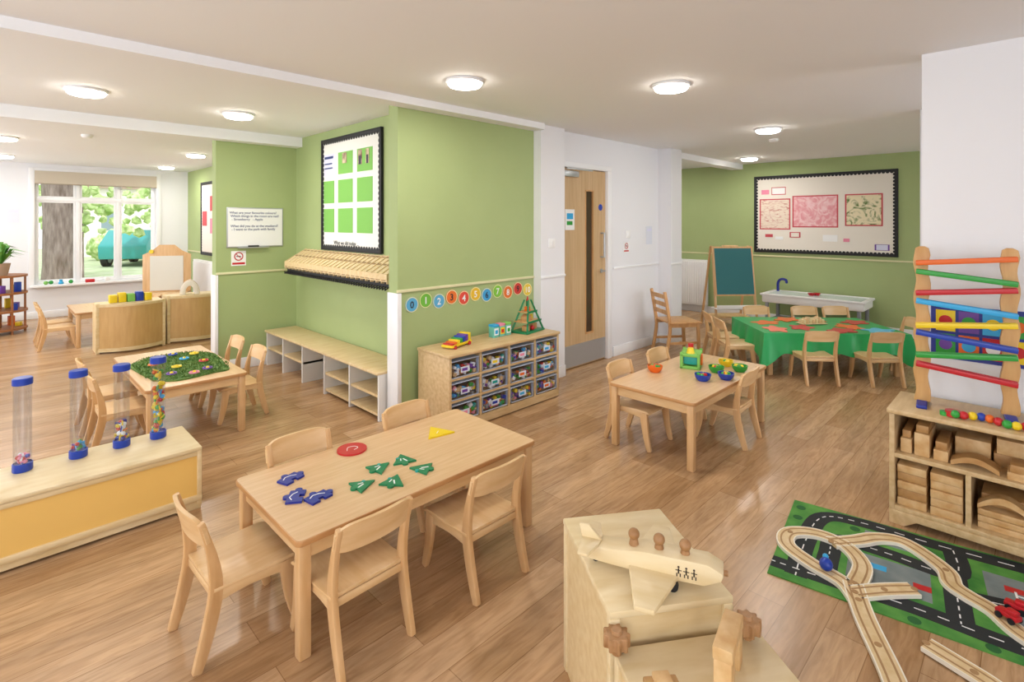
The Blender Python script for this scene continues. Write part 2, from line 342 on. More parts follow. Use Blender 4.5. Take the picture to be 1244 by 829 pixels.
def tri(r,a=0): return [(r*math.cos(R(a+120*i)),r*math.sin(R(a+120*i))) for i in range(3)]
b=B(); b.cyl((0,0,0),(0,0,.008),.068,.068,RED,32)
b.panel(smooth([(-.03,-.01),(-.01,.02),(.02,.015),(.025,-.01),(.0,-.02)]),.008,.0088,.003,WHT)
b.done('round_puzzle_piece',(1.228,2.3,.42))
b=B(); b.prism(tri(.085,80),'xy',0,.008,YL); b.panel([(-.015,-.01),(.01,.01)],.008,.0086,.003,WHT); b.done('triangle_puzzle_piece',(1.635,2.17,.42))
for i,(x,y,a) in enumerate([(1.217,2.041,10),(1.336,2.03,70),(1.35,1.9,130),(1.087,1.955,0),(1.195,1.89,40)]):
    b=B(); b.prism(tri(.060,0),'xy',0,.008,DGR); b.cyl((-.035,0,0),(-.035,0,.0082),.014,.014,DGR); b.cyl((.02,.022,0),(.02,.022,.0085),.008,.008,TEAL)
    b.panel([(-.022,-.012),(.008,.0)],.008,.0086,.006,WHT); b.panel([(-.01,.014),(.012,.01)],.008,.0086,.005,WHT); b.done('green_puzzle_piece',(x,y,.42),a)
for x,y,a in [(.905,2.215,20),(.86,2.055,55),(.92,1.99,10)]:
    b=B(); b.prism([(-.045,-.03),(-.01,-.03),(-.012,-.012),(.012,-.012),(.01,-.03),(.045,-.03),(.045,.03),(-.045,.03)],'xy',0,.009,NAVY); b.cyl((.05,0,0),(.05,0,.0092),.014,.014,NAVY); b.cyl((0,.035,0),(0,.035,.0092),.014,.014,NAVY)
    b.panel([(-.03,.01),(-.01,.022),(.015,.015),(.03,0)],.009,.0096,.004,WHT); b.done('blue_puzzle_piece',(x,y,.42),a)

def bowl(x,y,m,r=.055,fill=True):
    b=B(); b.lathe([(0,0),(r*.6,0),(r*.9,.02),(r,.045),(r*.92,.045),(r*.8,.02),(r*.5,.008),(0,.008)],m,24)
    if fill:
        for _ in range(9): a=random.random()*6.3;q=random.random()*r*.55; b.sph((q*math.cos(a),q*math.sin(a),.035),.016,random.choice([m,YL,GR,RED]),seg=8,rings=6)
    b.done('plastic_bowl',(x,y,.42))
for q in [(3.42,1.96,ORG),(3.46,1.62,BLU),(3.72,1.64,GR),(3.93,1.66,YL),(3.86,1.53,GR),(3.60,1.52,BLU)]: bowl(*q)
b=B()
for z in(.0,.09): 
    b.box(-.1,.1,-.07,.07,z,z+.02,PLGREEN,.004)
for sx in(-.09,.09):
    for sy in(-.06,.06): b.box(sx-.01,sx+.01,sy-.01,sy+.01,0,.12,PLGREEN,.003)
b.box(-.08,.08,-.05,.05,.03,.09,TEAL,.01); b.cyl((-.05,0,.11),(-.05,0,.15),.03,.02,YL); b.cyl((.05,.01,.11),(.05,.01,.16),.02,.02,RED); b.box(-.02,.02,-.08,-.06,.02,.1,ORG,.004)
b.done('toy_play_house',(3.74,1.84,.42),20)

b=B(); n=48; per=[((.27+.02*math.sin(5*a))*math.copysign(abs(math.cos(a))**.6,math.cos(a)),(.42+.02*math.cos(7*a))*math.copysign(abs(math.sin(a))**.6,math.sin(a))) for a in [2*math.pi*i/n for i in range(n)]]
GS=noisemat('grass','#3A6422','#657F38',(1,1,1),30,.8); b.prism(per,'xy',0,.01,GS)
for _ in range(2600):
    x=random.uniform(-.27,.27);y=random.uniform(-.43,.43)
    if (abs(x)/.28)**3+(abs(y)/.43)**3>1: continue
    dx,dy=random.uniform(-.010,.010),random.uniform(-.010,.010); s=.003
    b.raw([(x-s,y,.009),(x+s,y,.009),(x+dx,y+dy,.022),(x,y+s,.009)],[(0,1,2),(1,3,2),(3,0,2)],GS)
for x,y,m in [(-.12,-.28,PURP),(.1,-.3,PURP),(-.05,-.1,YL),(.14,-.05,RED),(-.16,.08,ORG),(.05,.12,CYAN),(.15,.25,YL),(-.1,.28,RED),(0,-.36,PINK),(.02,.33,BLU)]:
    b.lathe([(.022,.022),(.026,.03),(.032,.03),(.034,.022)],m,16,M=T(x,y,0)); b.sph((x,y,.026),.012,YL,seg=8,rings=6)
b.done('grass_play_mat',(1.04,4.56,.42))

def cloth_table():
    e=bpy.data.objects.new('cloth_covered_table',None); S.collection.objects.link(e); e.location=(6.12,1.66,0); e.rotation_euler=(0,0,R(-48))
    L,W,h=1.36,.86,.42
    b=B()
    for sx in(-1,1):
        for sy in(-1,1): b.box(sx*.6-.022,sx*.6+.022,sy*.35-.022,sy*.35+.022,0,h-.02,BEECHZ,.006)
    b.box(-L/2+.01,L/2-.01,-W/2+.01,W/2-.01,h-.024,h,BEECH,.004); b.done('table_frame',parent=e)
    b=B(); n=160; cm=mat('green_cloth','#1FA055',.4); per=[]
    for i in range(n):
        t=i/n*2*(L+W)
        if t<L: p=(-L/2+t,-W/2);nn=(0,-1);q=min(t,L-t)
        elif t<L+W: p=(L/2,-W/2+t-L);nn=(1,0);q=min(t-L,L+W-t)
        elif t<2*L+W: p=(L/2-(t-L-W),W/2);nn=(0,1);q=min(t-L-W,2*L+W-t)
        else: p=(-L/2,W/2-(t-2*L-W));nn=(-1,0);q=min(t-2*L-W,2*(L+W)-t)
        per.append((p,nn,q,i))
    vs=[]
    def corner(p): return Vector((math.copysign(1,p[0]),math.copysign(1,p[1]))).normalized()
    for k in range(9):
        t=k/8
        for p,nn,q,i in per:
            cf=max(0,1-q/.16); nv=(Vector(nn)*(1-cf)+corner(p)*cf); drop=.20+.13*cf**1.3
            wv=.02*math.sin(i*.52)+.014*math.sin(i*.9+1)
            off=.008+t*(.030+wv)*(1+1.0*cf)
            vs.append((p[0]+nv.x*off,p[1]+nv.y*off,h+.006-(drop+.012*math.sin(i*.7))*(t**1.15)-.002*t))
    fs=[(k*n+i,k*n+(i+1)%n,(k+1)*n+(i+1)%n,(k+1)*n+i) for k in range(8) for i in range(n)]
    fs.append(tuple(range(n))); b.raw(vs,fs,cm); b.done('table_cloth',parent=e)
    b=B(); z=h+.008; SAL=mat('salmon','#E8806A',.7)
    for j,(x,y,a,m) in enumerate([(-.45,.1,20,ORG),(-.2,-.15,60,RED),(.05,.18,0,SAL),(.3,-.1,100,ORG),(.5,.15,30,RED),(-.5,-.25,80,SAL),(.48,-.28,10,mat('sky_paper','#66B7D4',.7)),(-.15,.28,40,ORG),(.12,-.3,30,RED)]):
        b.prism([(.14*math.cos(q)*(1+.25*math.cos(5*q)),.1*math.sin(q)*(1+.25*math.cos(5*q))) for q in [i*math.pi/15 for i in range(30)]],'xy',z,z+.002+.0005*j,m,M=T(x,y,0,a))
    b.done('paper_leaves',parent=e)
    b=B(); 
    for i in range(7): b.box(-.12+.035*i,-.09+.035*i,-.04,.04,0,.04+.01*(i%3),[BIRCH,BEECH][i%2],.004)
    b.box(-.14,.14,-.06,.06,-.006,0,BIRCH,.002); b.done('wooden_xylophone',(0,.05,h+.019),10,parent=e)
    return e
ct=cloth_table()
def loc2(u,v): a=R(-48); return 6.12+u*math.cos(a)-v*math.sin(a),1.66+u*math.sin(a)+v*math.cos(a)
for u,v,a in [(-.28,-.53,-48),(.28,-.55,-46),(-.3,.56,132),(.25,.56,132),(.62,.58,132),(-.84,-.1,-138),(-.84,.28,-140),(.84,.0,42)]:
    x,y=loc2(u,v); chair(x,y,a)

# ------------------------------------------------------------ yellow storage bench + sensory tubes
b=B(); X0,X1,Y0,Y1,Z=-.75,.805,3.1,3.5,.325
b.box(X0,X1,Y0,Y1,Z-.022,Z,BIRCHL,.006); b.box(X0+.01,X1-.01,Y0+.012,Y1-.01,.07,Z-.02,YEL)
b.box(X0+.02,X1-.02,Y0+.004,Y0+.02,Z-.045,Z-.022,BIRCH,.003); b.box(X0,X1,Y0,Y0+.03,.045,.075,BIRCH,.006); b.box(X1-.022,X1-.001,Y0+.002,Y1,.02,Z-.02,BIRCH,.004); b.box(X0+.001,X0+.022,Y0+.002,Y1,.02,Z-.02,BIRCH,.004)
b.prism([(X0+.003,0),(X0+.003,.05),(X1-.003,.05),(X1-.003,0),(X1-.09,0),(X1-.12,.014),(X0+.12,.014),(X0+.09,0)],'xz',Y0+.012,Y0+.03,BIRCH,.002)
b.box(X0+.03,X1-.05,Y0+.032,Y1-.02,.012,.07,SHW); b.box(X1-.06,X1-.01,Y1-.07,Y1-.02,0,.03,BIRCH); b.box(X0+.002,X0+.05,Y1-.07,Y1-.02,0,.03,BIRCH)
b.done('storage_bench')
def tube(x,y,h,fill,cols,hgt=.0,rs=.0095):
    b=B(); b.lathe([(0,0),(.036,0),(.038,.004),(.038,.036),(.034,.038),(.034,.03),(0,.03)],BLU,28)
    b.lathe([(0,h),(.034,h),(.038,h-.004),(.038,h-.032),(.034,h-.034)],BLU,28)
    b.lathe([(.034,.03),(.034,h-.02)],PLAST,28)
    for i in range(fill):
        a=random.random()*6.3; q=.022*random.random()**.5; z=.042+ (hgt*random.random()**1.4)
        if i%3: b.sph((q*math.cos(a),q*math.sin(a),z),rs,random.choice(cols),seg=8,rings=6)
        else: b.box(-rs,rs,-.003,.003,-rs,rs,random.choice(cols),.001,M=Matrix.Translation((q*math.cos(a),q*math.sin(a),z))@Matrix.Rotation(a*3,4,'X')@Matrix.Rotation(a,4,'Z'))
    b.done('sensory_tube',(x,y,.325))
tube(.125,3.40,.44,40,[PINK,WHT,RED,BLU],.03); tube(.33,3.40,.435,30,[CYAN,RED,GR,PURP],.03); tube(.506,3.40,.43,26,[BLU,RED,YL,NAVY,ORG,WHT],.09,.012); tube(.668,3.40,.44,75,[YL,GR,RED,CYAN,ORG,YL],.33,.013)

# ------------------------------------------------------------ alcove bench
b=B(); X0,X1,Y0,Y1,Z=2.07,2.403,3.5,5.74,.37
b.box(X0,X1,Y0,Y1,Z-.022,Z,BIRCH,.005); WP=mat('white_laminate','#E4E1DC',.45)
for y in (Y0+.001,Y0+.45,Y0+.9,Y0+1.35,Y0+1.8,Y1-.021): b.box(X0+.02,X1-.002,y,y+.02,0,Z-.022,WP)
for i,(ya,yb) in enumerate([(Y0+.003,Y0+.9),(Y0+1.35,Y1-.003)]): b.box(X0+.03,X1-.004,ya,yb,.17,.19,BIRCH)
b.box(X0+.03,X1-.004,Y0+.003,Y0+.9,.03,.05,BIRCH)
b.done('shoe_bench')
b=B(); 
b.prism([(2.418,1.20),(2.418,1.215),(2.20,1.09),(2.20,1.075)],'xz',3.56,5.52,BIRCHL)
b.prism([(2.418,1.08),(2.418,1.095),(2.26,1.03),(2.26,1.015)],'xz',3.56,5.52,BIRCH)
b.box(2.40,2.419,3.561,5.519,.97,1.215,BIRCH); b.box(2.19,2.205,3.56,5.52,1.035,1.095,BIRCH)
for i in range(25):
    y=3.56+i*.0812; b.prism([(2.417,1.222),(2.193,1.096),(2.195,1.02),(2.417,.99)],'xz',y-.001,y+.010,BIRCH)
    if i<24:
        b.prism([(2.395,1.205),(2.395,1.207),(2.385,1.201),(2.385,1.199)],'xz',y+.012,y+.079,SHW);  # dark openings of the rack painted as darker strips
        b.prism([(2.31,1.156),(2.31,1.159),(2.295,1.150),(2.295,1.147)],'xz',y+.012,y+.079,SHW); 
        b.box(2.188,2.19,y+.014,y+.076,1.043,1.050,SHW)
b.box(2.22,2.24,3.56,5.52,.985,1.03,BLK)
for i in range(48):
    y=3.575+i*.041; b.cyl((2.23,y,.995),(2.19,y,.975),.006,.006,BLK,8); b.cyl((2.19,y,.975),(2.185,y,.995),.006,.006,BLK,8); b.sph((2.188,y,.975),.008,BLK,seg=8,rings=6)
b.done('coat_rack')

# ------------------------------------------------------------ display boards
def board(name,w,h,bg,loc,rz,items=(),scal=BLK):
    b=B(); b.box(-w/2,w/2,-.018,-.001,-h/2,h/2,bg); f=.035
    b.box(-w/2,w/2,-.026,0,h/2-f,h/2+.001,scal,.003); b.box(-w/2,w/2,-.026,0,-h/2-.001,-h/2+f,scal,.003); b.box(-w/2-.001,-w/2+f,-.027,0,-h/2,h/2,scal,.003); b.box(w/2-f,w/2+.001,-.027,0,-h/2,h/2,scal,.003)
    nx=int(w/.045); nz=int(h/.045)
    for i in range(nx):
        x=-w/2+(i+.5)*w/nx
        for s in(-1,1): b.cyl((x,-.0195,s*(h/2-f)),(x,-.002,s*(h/2-f)),.021,.021,scal,12)
    for i in range(nz):
        z=-h/2+(i+.5)*h/nz
        for s in(-1,1): b.cyl((s*(w/2-f),-.0195,z),(s*(w/2-f),-.002,z),.021,.021,scal,12)
    for k,(u0,u1,v0,v1,m) in enumerate(items):
        y=-.019-.0004*k; b.box(-w/2+u0*w,-w/2+u1*w,y,-.017,h/2-v1*h,h/2-v0*h,m)
    return b.done(name,loc,rz)
SK=noisemat('photo_a','#7A5A4A','#D9C6A8',(1,1,1),14,.6); INK=mat('ink','#30407A',.7); INKB=mat('ink_black','#2A2A30',.7); DRS=mat('dark_dress','#3B3348',.7)
it=[(.05,.24,.14,.34,LILAC)]+[(a,bb,c,d,PLGREEN) for (c,d) in ((.14,.33),(.38,.58),(.63,.84)) for (a,bb) in ((.31,.56),(.63,.87))]+[(.05,.24,.38,.58,PLGREEN),(.05,.24,.63,.84,PLGREEN)]
it+=[(.65,.71,.15,.27,SK),(.66,.70,.20,.27,DRS),(.77,.82,.15,.27,SK),(.78,.81,.2,.27,DRS),(.39,.46,.15,.24,SK),(.07,.22,.16,.18,INK),(.07,.2,.22,.23,INK),(.07,.21,.26,.27,INK)]
bo=board('alcove_display_board',1.14,1.095,mat('board_white','#E9E8E3',.8),(2.42,4.55,1.773),-90,it)
txt('What we did today ...',.055,INKB,(-.30,-.022,-.49),(R(90),0,0),bo)
P1=noisemat('painting_a','#E9D9C8','#B8524E',(1,1,3),9,.7,6,.5,.75,dist=2); P2=noisemat('painting_b','#EFC9CC','#E2979F',(1,1,1),8,.7,6,.4,.6,dist=2); P3=noisemat('painting_c','#E9DDBB','#5E7A3A',(1,1,1),7,.7,6,.5,.66,dist=3)
RF=mat('picture_mount','#C64C55',.7)
it=[(.045,.285,.30,.70,RF),(.055,.275,.315,.685,P1),(.30,.625,.27,.67,RF),(.31,.615,.285,.655,P2),(.67,.91,.27,.65,RF),(.68,.90,.285,.635,P3),
 (.14,.25,.15,.25,RF),(.145,.245,.16,.24,WHT),(.06,.12,.18,.24,PINK),(.09,.15,.76,.80,RF),(.17,.23,.79,.83,WHT),(.28,.36,.73,.8,RF),(.29,.35,.74,.79,CREAM),(.52,.62,.76,.84,WHT),(.66,.7,.8,.84,PINK),(.86,.95,.86,.93,PURP),(.87,.94,.865,.925,LILAC)]
board('wall_display_board',1.82,1.16,CREAM,(8.45,2.21,1.62),-90,it)
board('display_board',1.7,1.22,CREAM,(2.62,9.25,1.56),-90,[(.05,.2,.4,.6,RF),(.3,.45,.2,.4,RF),(.3,.5,.5,.7,PINK),(.6,.8,.3,.5,RF)])
b=B(); b.box(0,.56,-.012,0,0,.41,STEEL,.004); b.box(.012,.548,-.014,-.01,.012,.398,WHT); b.box(.1,.4,-.05,-.012,-.006,.004,STEEL); b.box(.2,.3,-.045,-.02,.004,.02,BLK)
wb=b.done('whiteboard',(1.715,5.78,1.24))
txt('What are your favourite colours?\n Which things in the room are red?\n  - Strawberry   - Apple\n\n What did you do at the weekend?\n  - I went to the park with family',.034,INK,(.025,-.0155,.345),(R(90),0,0),wb,ext=.0003,off=.0003)
def nosmoke(loc,rz=0,s=1):
    b=B(); b.box(-.07*s,.07*s,-.003,0,-.075*s,.075*s,WHT); b.lathe([(.034*s,0),(.044*s,0)],RED,28,M=Matrix.Translation((0,-.005,.02*s))@Matrix.Rotation(R(90),4,'X'))
    b.box(-.036*s,.036*s,-.0055,-.0045,-.003*s,.003*s,RED,M=Matrix.Translation((0,0,.02*s))@Matrix.Rotation(R(45),4,'Y')); b.box(-.022*s,.022*s,-.004,-.003,.016*s,.024*s,INKB); b.box(-.06*s,.06*s,-.004,-.003,-.062*s,-.042*s,RED)
    b.done('no_smoking_sign',loc,rz)
nosmoke((1.83,5.78,1.13)); nosmoke((5.22,WY,1.21),s=.8)
b=B(); b.box(-.045,.045,-.01,0,-.045,.045,WHT,.004); b.box(-.012,.012,-.015,-.008,-.015,.015,WHT); me=b.mesh('light_switch'); put('light_switch',me,(5.25,WY,1.36)); put('light_switch',me,(3.8,3.27,1.3))
b=B(); b.box(-.07,.07,-.003,0,-.11,.11,mat('faint_sheet','#D8DCE8',.7)); b.box(-.05,.05,-.004,-.003,.05,.08,LILAC); me=b.mesh('notice_paper'); put('notice_paper',me,(5.72,WY,1.34))
put('information_sheet',me,(.3,11.0,1.6))
cols=['#58A6CF','#6DB33F','#58A6CF','#E0702B','#D84A3A','#E0B52B','#3F9BD0','#7FBF3F','#E0702B','#C7372F','#E3C23A']
for i in range(11):
    x=2.285+i*.1275; m=mat('disc_%d'%i,cols[i],.5); b=B(); rr=.059
    b.cyl((0,0,0),(0,-.004,0),rr,rr,m,32); b.lathe([(rr*.88,0),(rr*.98,0)],mat('disc_rim','#E8E2B0',.6),32,M=Matrix.Translation((0,-.0045,0))@Matrix.Rotation(R(90),4,'X'))
    o=b.done('number_disc',(x,WY,.88+(0.014 if i%2 else -.006)))
    txt(str(i),.075,WHT if i%3 else INKB,(0,-.005,-.026),(R(90),0,0),o,name='numeral',align='CENTER',off=.001)

# ------------------------------------------------------------ cubby unit
def cubby():
    b=B(); L,D,h=1.19,.38,.56
    b.box(-.01,L+.01,-.01,D,h-.022,h,OAKU,.005); b.box(0,.022,0,D-.001,.03,h-.02,OAKU,.003); b.box(L-.022,L,0,D-.001,.03,h-.02,OAKU,.003); b.box(.001,L-.001,D-.012,D-.002,.04,h-.021,mat('unit_back','#D9C7A8',.6))
    b.box(.002,L-.002,.002,D-.003,.05,.07,OAKU); b.rib([(.003,.035),(L-.003,.035)],.05,'xz',0.001,.02,OAKU)
    b.box(.002,.05,.02,.06,0,.05,OAKU); b.box(L-.05,L-.002,.02,.06,0,.05,OAKU); b.box(.002,.05,D-.06,D-.02,0,.05,OAKU); b.box(L-.05,L-.002,D-.06,D-.02,0,.05,OAKU)
    for k in(1,2,3): b.box(L*k/4-.009,L*k/4+.009,.003,D-.012,.07,h-.022,OAKU)
    zz=[.07,.225,.38,.538]
    for z in zz[1:3]: b.box(.02,L-.02,.005,D-.012,z-.008,z+.008,OAKU)
    rr=random.Random(2); LB=mat('label','#D5DCE8',.6); FILL=[mat('tray_fill_a','#6A6F78',.8),mat('tray_fill_b','#8A7055',.8),mat('tray_fill_c','#4F5C6E',.8)]
    TR=mat('tray_rim','#A8B3C6',.4)
    for c in range(4):
        for r in range(3):
            x0=L*c/4+.02;x1=L*(c+1)/4-.02; z0=zz[r]+.01;z1=zz[r+1]-.028
            b.raw([(x0,.008,z0),(x1,.008,z0),(x1,.008,z1),(x0,.008,z1)],[(0,1,2,3)],TRAY)
            b.box(x0-.008,x1+.008,.004,.33,z1-.005,z1+.002,TR,.002)
            b.box(x0,x1,.006,.010,z0-.001,z0+.006,TR); b.box(x0,x0+.004,.006,.03,z0,z1,TR); b.box(x1-.004,x1,.006,.03,z0,z1,TR)
            b.box(x0+.006,x1-.006,.045,.3,z0+.002,z0+.07,rr.choice(FILL))
            for _ in range(30):
                px=rr.uniform(x0+.02,x1-.02);py=rr.uniform(.02,.036);pz=rr.uniform(z0+.003,z1-.05);s=rr.uniform(.008,.017)
                Mx=Matrix.Translation((px,py,pz+s))@Matrix.Rotation(rr.uniform(-.8,.8),4,'Y')
                b.box(-s,s,-.008,.02,-s,s*.8,rr.choice(COLS+[WHT,BEECH,GREY,WHT,BEECH]),.003,M=Mx)
            b.box((x0+x1)/2-.04,(x0+x1)/2+.04,.004,.007,z0+.03,z0+.07,LB); b.box((x0+x1)/2-.03,(x0+x1)/2+.02,.003,.004,z0+.04,z0+.06,rr.choice(COLS))
    return b.done('cubby_storage_unit',(2.3,2.92,0))
cubby()
b=B()
for i,m in enumerate([RED,ORG,YL,GR,BLU,PURP,YL]): 
    b.box(-.12+i*.035,-.09+i*.035,-.045,.045,.03,.04+.008*i,m,.004)
b.box(-.13,.13,-.05,.05,.012,.03,YL,.004)
for x in(-.09,.09):
    for y in(-.05,.05): b.cyl((x,y-.008,.014),(x,y+.008,.014),.014,.014,RED,16)
b.done('rainbow_block_cart',(2.53,3.12,.56),15)
b=B()
for i in range(3):
    b.box(-.02+i*.07,.04+i*.07,-.03,.03,0,.10,mat('teal_box','#6FBFAE',.4),.003); b.box(-.012+i*.07,.034+i*.07,-.032,-.029,.02,.075,[WHT,YL,WHT][i]); b.box(-.004+i*.07,.025+i*.07,-.0335,-.031,.03,.06,[CYAN,RED,GR][i]); b.box(-.021+i*.07,.041+i*.07,-.031,.031,.085,.105,[CYAN,PINK,PLGREEN][i],.003)
b.done('game_box',(2.93,3.15,.56))
b=B()
b.box(-.14,.14,-.09,.09,0,.014,DGR,.003)
for sx in(-1,1):
    for sy in(-1,1): b.cyl((sx*.125,sy*.08,.01),(sx*.02,sy*.02,.27),.009,.008,DGR,8)
b.box(-.105,.105,-.07,.07,.085,.098,PINE,.003); b.box(-.07,.07,-.05,.05,.165,.177,PINE,.003); b.cyl((0,0,.26),(0,0,.30),.012,.004,RED,10)
b.box(-.108,.108,-.074,-.068,.083,.10,DGR); b.box(-.073,.073,-.054,-.048,.163,.18,DGR)
b.prism([(-.06,.098),(.02,.098),(.02,.13),(-.02,.15),(-.06,.13)],'xz',-.03,.03,PINE,.003); b.box(-.04,.0,-.03,.01,.177,.215,ORG,.004); b.box(-.09,-.04,-.05,0,.014,.06,PINE,.004); b.box(.03,.09,-.04,.03,.014,.065,PINE,.004); b.sph((0,-.05,.035),.02,RED); b.cyl((.06,.0,.098),(.06,.0,.14),.012,.012,YL,10)
b.done('toy_tree_house',(3.31,3.12,.56),10)

# ------------------------------------------------------------ adult chair, easel, tray, radiator
b=B()
for sx in(-.17,.17):
    b.rib(smooth([(-.22,0),(-.175,.25),(-.18,.40),(-.235,.72)],3),.032,'yz',sx-.014,sx+.014,PINE,.003)
    b.rib([(.18,0),(.165,.36)],.034,'yz',sx-.014,sx+.014,PINE,.003); b.box(sx-.01,sx+.01,-.17,.17,.13,.155,PINE); b.box(sx-.01,sx+.01,-.17,.17,.32,.36,PINE)
b.box(-.2,.2,-.18,.2,.36,.38,PINE,.006); b.box(-.17,.17,.155,.175,.31,.36,PINE)
for z,y in((.66,-.225),(.57,-.208),(.48,-.194)): b.box(-.165,.165,y-.009,y+.009,z-.022,z+.026,PINE,.004)
b.done('wooden_chair',(5.64,2.95,0),-125)
b=B(); 
CB=mat('chalkboard','#2F6F74',.7)
for sx in(-.29,.29):
    b.cyl((sx*.93,-.05,1.16),(sx,-.25,0),.016,.018,BEECHZ,8) ; b.cyl((sx*.93,.0,1.16),(sx,.28,0),.016,.018,BEECHZ,8)
b.box(-.31,.31,-.30,-.1,.30,.315,WHT,.003); b.box(-.31,.31,-.30,-.285,.30,.36,WHT,.003); b.box(-.29,.29,-.05,.26,.14,.16,BEECH,.003)
Mx=Matrix.Translation((0,-.135,.80))@Matrix.Rotation(R(-9),4,'X')
b.box(-.29,.29,-.012,.012,-.33,.36,BEECHZ,.004,M=Mx); b.box(-.265,.265,-.016,-.011,-.31,.335,CB,M=Mx)
b.box(-.1,.1,-.06,.03,1.15,1.17,BEECH,.004)
b.done('painting_easel',(7.5,3.12,0),-42)
b=B(); b.box(-.62,.62,-.26,.26,.36,.478,WHT,.02); b.box(-.57,.57,-.21,.21,.475,.483,mat('tray_water','#DDE6EA',.2))
b.box(-.64,.64,-.28,-.25,.46,.49,WHT,.01); b.box(-.64,.64,.25,.28,.46,.49,WHT,.01); b.box(-.641,-.6,-.279,.279,.459,.489,WHT,.01); b.box(.6,.641,-.279,.279,.459,.489,WHT,.01)
for sx in(-.56,.56):
    for sy in(-.22,.22): b.box(sx-.02,sx+.02,sy-.02,sy+.02,0,.37,GREY,.004)
b.box(-.56,.56,-.22,.22,.10,.12,GREY)
for x,y,m in((-.05,.0,RED),(.0,.06,RED)): b.lathe([(0,0),(.03,0),(.05,.03),(.046,.03),(.03,.006),(0,.006)],m,18,M=T(x,y,.483))
b.tube(smooth([(-.55,.2,.48),(-.55,.2,.6),(-.5,.17,.66),(-.42,.12,.66),(-.40,.1,.62)],4),.018,NAVY)
b.done('water_play_tray',(8.1,2.18,0),-90)
def radiator(name,w,h,loc,rz):
    b=B(); b.box(0,w,-.07,-.055,0,h,WHT,.006); b.box(0,w,-.02,-.01,0,h,WHT,.006); b.box(.001,w-.001,-.072,-.009,h-.01,h+.005,WHT,.003)
    for i in range(int(w/.04)): b.cyl((.02+i*.04,-.072,.03),(.02+i*.04,-.072,h-.03),.008,.008,WHT,8)
    b.box(.05,.09,-.02,.0,.1,h-.1,WHT); b.box(w-.09,w-.05,-.02,.0,.1,h-.1,WHT); b.cyl((.03,-.04,-.12),(.03,-.04,0),.01,.01,WHT,10); b.cyl((w-.03,-.04,-.12),(w-.03,-.04,0),.01,.01,WHT,10)
    b.done(name,loc,rz)
radiator('radiator',1.1,.75,(8.435,4.95,.12),-90); radiator('radiator',1.6,.72,(2.605,10.3,.14),-90)

# ------------------------------------------------------------ block shelf + tower
SX,SY0,SY1,SH=3.2,-.55,.53,.57
b=B(); D=.37; X1=SX+D
b.box(SX-.01,X1,SY0-.01,SY1+.01,SH-.024,SH,OAKU,.006); b.box(SX,X1-.001,SY1-.022,SY1,.05,SH-.02,OAKU,.003); b.box(SX,X1-.001,SY0,SY0+.022,.05,SH-.02,OAKU,.003); b.box(X1-.012,X1-.002,SY0+.001,SY1-.001,.06,SH-.021,OAKU)
b.box(SX+.002,X1-.012,SY0+.02,SY1-.02,.33,.352,OAKU,.003); b.box(SX+.002,X1-.012,SY0+.02,SY1-.02,.07,.092,OAKU,.003)
for y in(.23,-.16): b.box(SX+.005,X1-.012,y-.01,y+.01,.09,.332,OAKU)
b.prism([(SY0,.0),(SY0,.07),(SY1,.07),(SY1,0),(SY1-.06,0),(SY1-.11,.035),(SY0+.11,.035),(SY0+.06,0)],'yz',SX-.001,SX+.02,OAKU,.003); b.box(SX+.02,X1-.003,SY1-.05,SY1-.023,0,.07,OAKU); b.box(SX+.02,X1-.003,SY0+.023,SY0+.05,0,.07,OAKU)
b.done('block_shelf_unit')
UB=noisemat('unit_block','#D8B583','#C4975F',(6,6,6),3,.5,5); UB2=noisemat('unit_block_dark','#BF9560','#AB7D48',(6,6,6),3,.5,5)
def arch(b,x,y,z,ro,ri,t,m,M=None):
    p=[(y+ro*math.cos(R(a)),z+ro*math.sin(R(a))) for a in range(0,181,15)]+[(y+ri*math.cos(R(a)),z+ri*math.sin(R(a))) for a in range(180,-1,-15)]
    b.prism(p,'yz',x,x+t,m,.002)
def curveblk(b,x,y,z,w,h,t,m):
    n=10; p=[(y-w/2+w*i/n, z+h*math.sin(math.pi*i/n)+.02) for i in range(n+1)]+[(y+w/2-w*i/n, z+h*.8*math.sin(math.pi*i/n)-.0) for i in range(n+1)]
    b.prism(p,'yz',x,x+t,m)
b=B(); z=.353
for i,(y,w,h) in enumerate([(.445,.045,.07),(.375,.06,.11),(.305,.055,.05)]): b.box(SX+.04,SX+.28,y,y+w,z,z+h,UB,.003); b.box(SX+.06,SX+.26,y+.005,y+w-.005,z+h,z+h+.035,UB2,.003)
b.box(SX+.16,SX+.32,.16,.29,z,z+.10,UB,.003); b.box(SX+.16,SX+.32,.02,.15,z,z+.06,UB2,.003); b.box(SX+.16,SX+.32,.03,.14,z+.06,z+.13,UB,.003)
curveblk(b,SX+.03,.21,z,.17,.035,.08,UB2); b.box(SX+.02,SX+.12,-.02,.10,z,z+.035,UB,.003); b.box(SX+.02,SX+.12,-.01,.09,z+.035,z+.07,UB2,.003)
for i in range(4): b.box(SX+.03,SX+.3,-.50+.12*i,-.41+.12*i,z,z+.06+.03*(i%3),UB,.003)
for y0,y1 in((.25,.37),(.385,.5)):
    for k in range(5): b.box(SX+.02+.008*(k%2),SX+.3,y0,y1,.093+k*.041,.131+k*.041,[UB,UB2][k%2] if y0>.3 else UB,.003)
for k in range(3): b.box(SX+.04,SX+.3,.02,.2,.093+k*.03,.121+k*.03,UB,.003)
curveblk(b,SX+.03,.11,.185,.18,.05,.06,UB); b.box(SX+.1,SX+.3,.03,.19,.183,.235,UB2,.003); curveblk(b,SX+.03,-.06,.093,.14,.05,.05,UB); b.box(SX+.1,SX+.3,-.14,-.02,.093,.2,UB2,.003)
